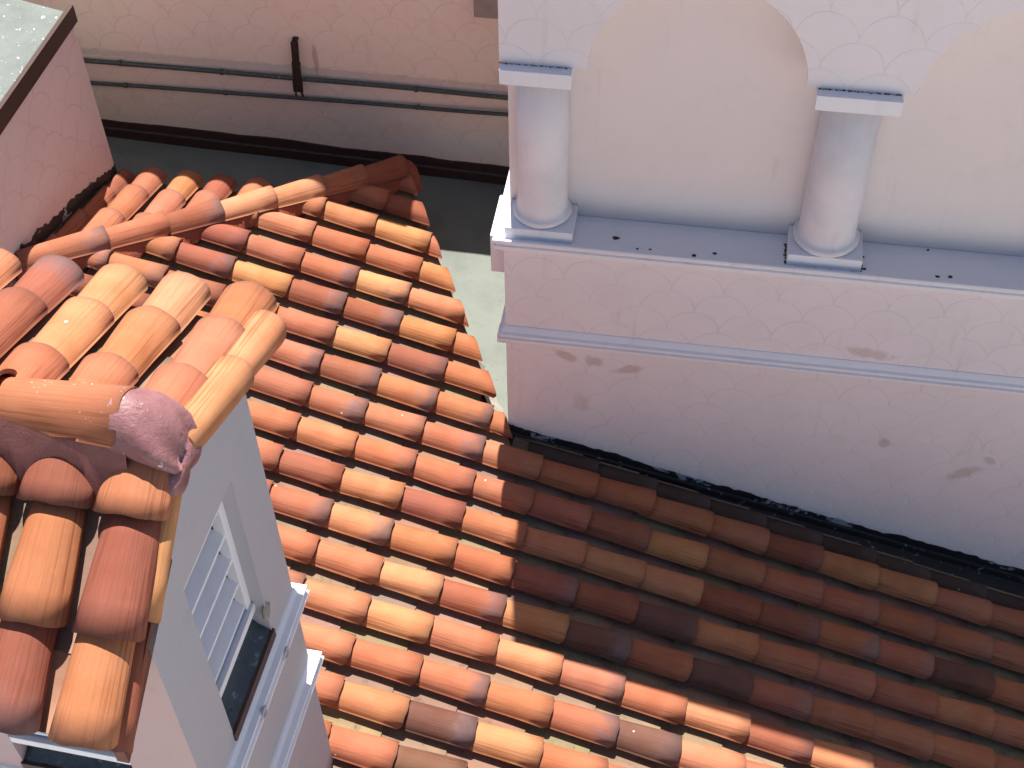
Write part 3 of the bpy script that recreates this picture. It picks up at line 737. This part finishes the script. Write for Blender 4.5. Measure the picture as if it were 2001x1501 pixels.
# louvre unit in the gable
def louvre(fn, a0,a1,z0,z1, dep, nsl, name='louvre'):
    """fn(a, d, z): a along the wall, d inward depth"""
    fr=MB(); t=.028
    fr.box(lambda a,d,z:fn(a,d,z),a0,a0+t,dep-.012,dep+.03,z0,z1)
    fr.box(fn,a1-t-.012,a1,dep-.016,dep+.03,z0,z1)
    fr.box(fn,a0+t,a1-t-.012,dep-.012,dep+.03,z1-t,z1); fr.box(fn,a0,a1,dep-.030,dep+.032,z0-.030,z0+.012)
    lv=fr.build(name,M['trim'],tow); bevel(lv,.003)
    sp=(z1-t-z0)/nsl
    for i in range(nsl):
        zc=z0+sp*(i+.35); m=MB()
        a=a0+t; b=a1-t-.012; th_=.017
        # slat falls outwards
        o=(dep-.006, zc-.030); n_=(dep+.050, zc+.014)
        pts=[(o[0],o[1]),(n_[0],n_[1]),(n_[0],n_[1]+th_),(o[0],o[1]+th_)]
        va=[m.vert(fn(a,d,z)) for d,z in pts]; vb=[m.vert(fn(b,d,z)) for d,z in pts]
        m.face(va); m.face(vb[::-1])
        for k in range(4): m.face([va[k],vb[k],vb[(k+1)%4],va[(k+1)%4]])
        m.build('slat',M['trim'],lv)
    bk=MB(); bk.box(fn,a0-.0,a1+.0,dep+.060,dep+.065,z0-.03,z1); bk.build('backing',M['deck'],lv)
    return lv
side=lambda a,d,z: Q(TX-d,a,z)
louvre(side,HY0,HY1,-4.56,HZ1,.070,5)
front=lambda a,d,z: Q(a,TY0+d,z)
louvre(front,FX0,FX1,-4.56,FZ1,.030,4)
# coated sill cavities and brown drip strips
def sill(fn,a0,a1,seed):
    m=MB(); n=16; rr=random.Random(seed); pr=None
    for i in range(n+1):
        a=a0+(a1-a0)*i/n
        row=[m.vert(fn(a,.10,-4.585)),m.vert(fn(a,.085+rr.uniform(-.01,.01),-4.66)),m.vert(fn(a,.05+rr.uniform(-.012,.012),-4.705+rr.uniform(-.01,.01))),m.vert(fn(a,.004,-4.735+rr.uniform(-.006,.006)))]
        if pr:
            for j in range(3): m.face([pr[j],pr[j+1],row[j+1],row[j]],smooth=True)
        pr=row
    s_=m.build('sill',M['cavity'],tow)
    b=MB(); b.box(fn,a0-.005,a1+.010,-.010,.012,-4.790,-4.738); b.build('drip_strip',M['sheet'],s_)
sill(side,HY0,HY1,1); sill(front,FX0,FX1,2)
# cement daub at the corner of the opening
m=MB(); blob(m,Q(TX-.004,2.672,-4.60),.012,.030,.045,X2,Y2,ZV,6,.3,8); m.build('cement_daub',M['bead'],tow)
# two moulded belts wrapping the tower
def belt(zc, h=.075, o=.042):
    pr=[(-.004,zc-.080),(.012,zc-.070),(.012,zc-.050),(.036,zc-.040),(.048,zc-.020),(.050,zc-.002),(.036,zc+.006),(.036,zc+.022),(.046,zc+.028),(.046,zc+.042),(.022,zc+.052),(.008,zc+.070),(-.004,zc+.078)]
    m=MB()
    def corners(o): return [(TXL-o,TY0-o),(TX+o,TY0-o),(TX+o,TY1+o),(TXL-o,TY1+o)]
    for i in range(len(pr)-1):
        c0=corners(pr[i][0]); c1=corners(pr[i+1][0])
        for k in range(4):
            k2=(k+1)%4
            m.quad(Q(*c0[k],pr[i][1]),Q(*c0[k2],pr[i][1]),Q(*c1[k2],pr[i+1][1]),Q(*c1[k],pr[i+1][1]))
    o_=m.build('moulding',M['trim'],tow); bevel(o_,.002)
belt(-4.875); belt(-5.41)
for (b,z) in ((2.644,-4.862),(2.368,-4.855)):
    m=MB(); c=Q(TX+.051,b,z)
    N=22
    for k in range(N):
        a0,a1=2*math.pi*k/N,2*math.pi*(k+1)/N
        def q(a,r,h): return c+Y2*(r*math.cos(a))+ZV*(r*math.sin(a))+X2*h
        for (r0,h0),(r1,h1) in (((.027,-.012),(.026,.003)),((.026,.003),(.021,.004)),((.021,.004),(.018,-.002)),((.018,-.002),(0.001,-.001))):
            m.quad(q(a0,r0,h0),q(a1,r0,h0),q(a1,r1,h1),q(a0,r1,h1),smooth=True)
    m.build('rosette',M['tower'],tow)
# roof bed boards
m=MB()
x0,x1=TXL-.05,TX-.02
def slabp(fb,b0,b1): m.hexa([Q(x0,b0,fb(b0)-.055),Q(x1,b0,fb(b0)-.055),Q(x1,b1,fb(b1)-.055),Q(x0,b1,fb(b1)-.055)],[Q(x0,b0,fb(b0)-.028),Q(x1,b0,fb(b0)-.028),Q(x1,b1,fb(b1)-.028),Q(x0,b1,fb(b1)-.028)])
slabp(zf,1.72,RY-.001); slabp(zbk,RY+.001,3.22); m.build('roof_bed',M['deck'],tow)
DF=-math.cos(SF)*Y2-math.sin(SF)*ZV; NF_=X2.cross(-DF); NF_=NF_ if NF_.z>0 else -NF_
DBk=math.cos(SB)*Y2-math.sin(SB)*ZV; NB_=X2.cross(DBk); NB_=NB_ if NB_.z>0 else -NB_
cv=MB(); pn=MB()
# camera-side slope: lips at Y2 = 2.25, 1.93, 1.655
fcols={0:['b','s','y'],1:['s','p','b'],2:['b','s','o'],3:['s','s','s'],4:['s','o','s']}
fc={0:['o','b','o'],1:['b','s','b'],2:['b','s','b']}
for i,a in enumerate((-1.715,-1.968,-2.222,-2.47,-2.72)):
    for j,lb in enumerate((2.245,1.93,1.652)):
        L=.42 if j else .30
        dL=.012*rnd.uniform(-1,1)
        o=Q(a+(.01 if j==1 else 0),lb,zf(lb))-DF*L
        w0,w1=(.088,.122) if j==1 else (.090,.112) if j==2 else (.10,.128)
        tile(cv,o,DF+X2*rnd.uniform(-.01,.01),NF_,L,w0,.068,w1,.080,.015,.014,.036,.018,20,tile_col(fc.get(i,['s','p','o'])[j]),[.05,.1,.15][j] if i!=1 else .7 if j==2 else .1,[(Y2,RY)])
    for j,lb in enumerate((1.87,1.66)):
        o=Q(a-.127,lb,zf(lb))-DF*.62+NF_*-.034
        pan_tile(pn,o,DF,NF_,.62,.10,.106,.036,clips=[(Y2,RY-.02)])
o=Q(-1.60,1.70,zf(1.70))-DF*.42+NF_*-.022
# far slope: lips at Y2 = 2.76, 3.09, 3.36
bc={0:['s','p','s'],1:['s','o','y'],2:['s','o','y'],3:['s','b','b'],4:['s','b','o']}
for i,a in enumerate((-1.738,-1.998,-2.252,-2.506,-2.760,-3.0)):
    for j,lb in enumerate((2.755,3.085,3.352)):
        L=.43 if j==1 else .42 if j==2 else .36
        o=Q(a,lb,zbk(lb))-DBk*L
        tile(cv,o,DBk+X2*rnd.uniform(-.01,.01),NB_,L,.090,.068,.113,.080,.015,.014,.036,.020,20,tile_col(bc.get(i,['s','p','o'])[j]),.12 if not(i==3 and j==2) else .9,[(-Y2,-RY)])
    for j,lb in enumerate((2.64,2.96,3.26)):
        o=Q(a-.127,lb,zbk(lb))-DBk*.42+NB_*-.030
        pan_tile(pn,o,DBk,NB_,.42,.10,.106,.034,clips=[(-Y2,-RY-.02)])
cv.build('cover_tiles',M['tile'],tow); pn.build('pan_tiles',M['pan'],tow)
# verge tiles lying on the gable edge, rolled outwards
def verge(o,ax,L,nrm,roll,col,flash=.0,w=.085):
    upv=(nrm*math.cos(roll)+X2*math.sin(roll)).normalized()
    m=MB(); tile(m,o,ax,upv,L,w*.82,w*.80,w,w*.98,.015,.004,.016,.03,20,col,flash); return m.build('verge_tile',M['tile'],tow)
VX=-1.640
verge(Q(VX,2.90,zbk(2.90)-.004)-DBk*.46,DBk,.46,NB_,R_(56),tile_col('y'),0,.082)
verge(Q(VX,3.22,zbk(3.22)-.004)-DBk*.42,DBk,.42,NB_,R_(56),tile_col('y'),0,.082)
verge(Q(-1.650,2.00,zf(2.00)-.030)-DF*.50,DF,.50,NF_,R_(68),tile_col('y'),0,.066)
verge(Q(-1.655,1.67,zf(1.67)-.052)-DF*.40,DF,.40,NF_,R_(82),tile_col('b'),.2,.058)  # lower tile coloured browner to carry its shaded side
m=MB(); m.hexa([Q(-1.64,1.66,zf(1.66)-.105),Q(-1.60,1.66,zf(1.66)-.105),Q(-1.60,2.2,zf(2.2)-.105),Q(-1.64,2.2,zf(2.2)-.105)],
               [Q(-1.64,1.66,zf(1.66)-.028),Q(-1.60,1.66,zf(1.66)-.028),Q(-1.60,2.2,zf(2.2)-.028),Q(-1.64,2.2,zf(2.2)-.028)])
m.build('verge_shade_strip',M['clayside'],tow)  # added dark strip: the verge tile's shaded side put into colour
# ridge tiles
def rtile(xl,xr,col,fl,dz=0,w0=.092,w1=.112):
    m=MB(); ax=X2; L=xr-xl
    tile(m,Q(xl,RY,-3.238+dz),ax,ZV,L,w0,.088,w1,.118,.015,.0,.014,.022,22,col,fl); m.build('ridge_tile',M['tile_splash'],tow)
rtile(-2.25,-1.752,tile_col('p'),.1); rtile(-2.62,-2.165,tile_col('s'),.1,.004,.088,.108); rtile(-2.98,-2.55,tile_col('s'),.3,.018)
# violet mortar: end plug, and packing under the ridge
m=MB()
prof=[]; rr=random.Random(12); NC=26
sec=[(-1.790,.106,.122,-3.235),(-1.74,.112,.124,-3.238),(-1.69,.116,.116,-3.250),(-1.645,.116,.098,-3.268),(-1.61,.108,.074,-3.292),(-1.592,.092,.040,-3.325),(-1.588,.075,.020,-3.345)]
rings=[]
for (x,w_,h_,z_) in sec:
    row=[]
    for k in range(NC+1):
        an=math.pi*(k/NC)*1.16-.08*math.pi; d=1+.035*math.sin(3*an+x*30)+.025*math.sin(7*an+x*50)+rr.uniform(-.012,.012)
        row.append(m.vert(Q(x+.006*math.sin(5*an),RY-w_*d*math.cos(an), z_+h_*d*math.sin(an))))
    rings.append(row)
for i in range(len(rings)-1):
    for k in range(NC): m.face([rings[i][k],rings[i+1][k],rings[i+1][k+1],rings[i][k+1]],smooth=True)
m.face(rings[-1])
blob(m,Q(-1.625,2.375,-3.385),.050,.085,.060,X2,Y2,ZV,5,.12)
blob(m,Q(-1.60,2.45,-3.36),.035,.075,.050,X2,Y2,ZV,9,.12)
m.build('end_mortar',M['violet'],tow)
m=MB()
for sgn in (-1,1):
    pr=None; NR=70
    for i in range(NR+1):
        a=-2.98+(-1.73+2.98)*i/NR
        ph=((a+1.712)/.243 if sgn<0 else (a+1.738)/.255); wv=.5-.5*math.cos(2*math.pi*ph)
        wd=.125+.075*wv+rr.uniform(-.008,.008)
        top=Q(a,RY+sgn*.085,-3.20); mid=Q(a,RY+sgn*.122,-3.27); b=RY+sgn*wd
        foot=Q(a,b,(zf(b) if sgn<0 else zbk(b)))+(NF_ if sgn<0 else NB_)*(.030-.045*wv)
        cur=[m.vert(top),m.vert(mid),m.vert(foot)]
        if pr:
            for j in range(2):
                f=[pr[j],cur[j],cur[j+1],pr[j+1]]; m.face(f if sgn>0 else f[::-1],smooth=True)
        pr=cur
m.build('mortar',M['maroon'],tow)
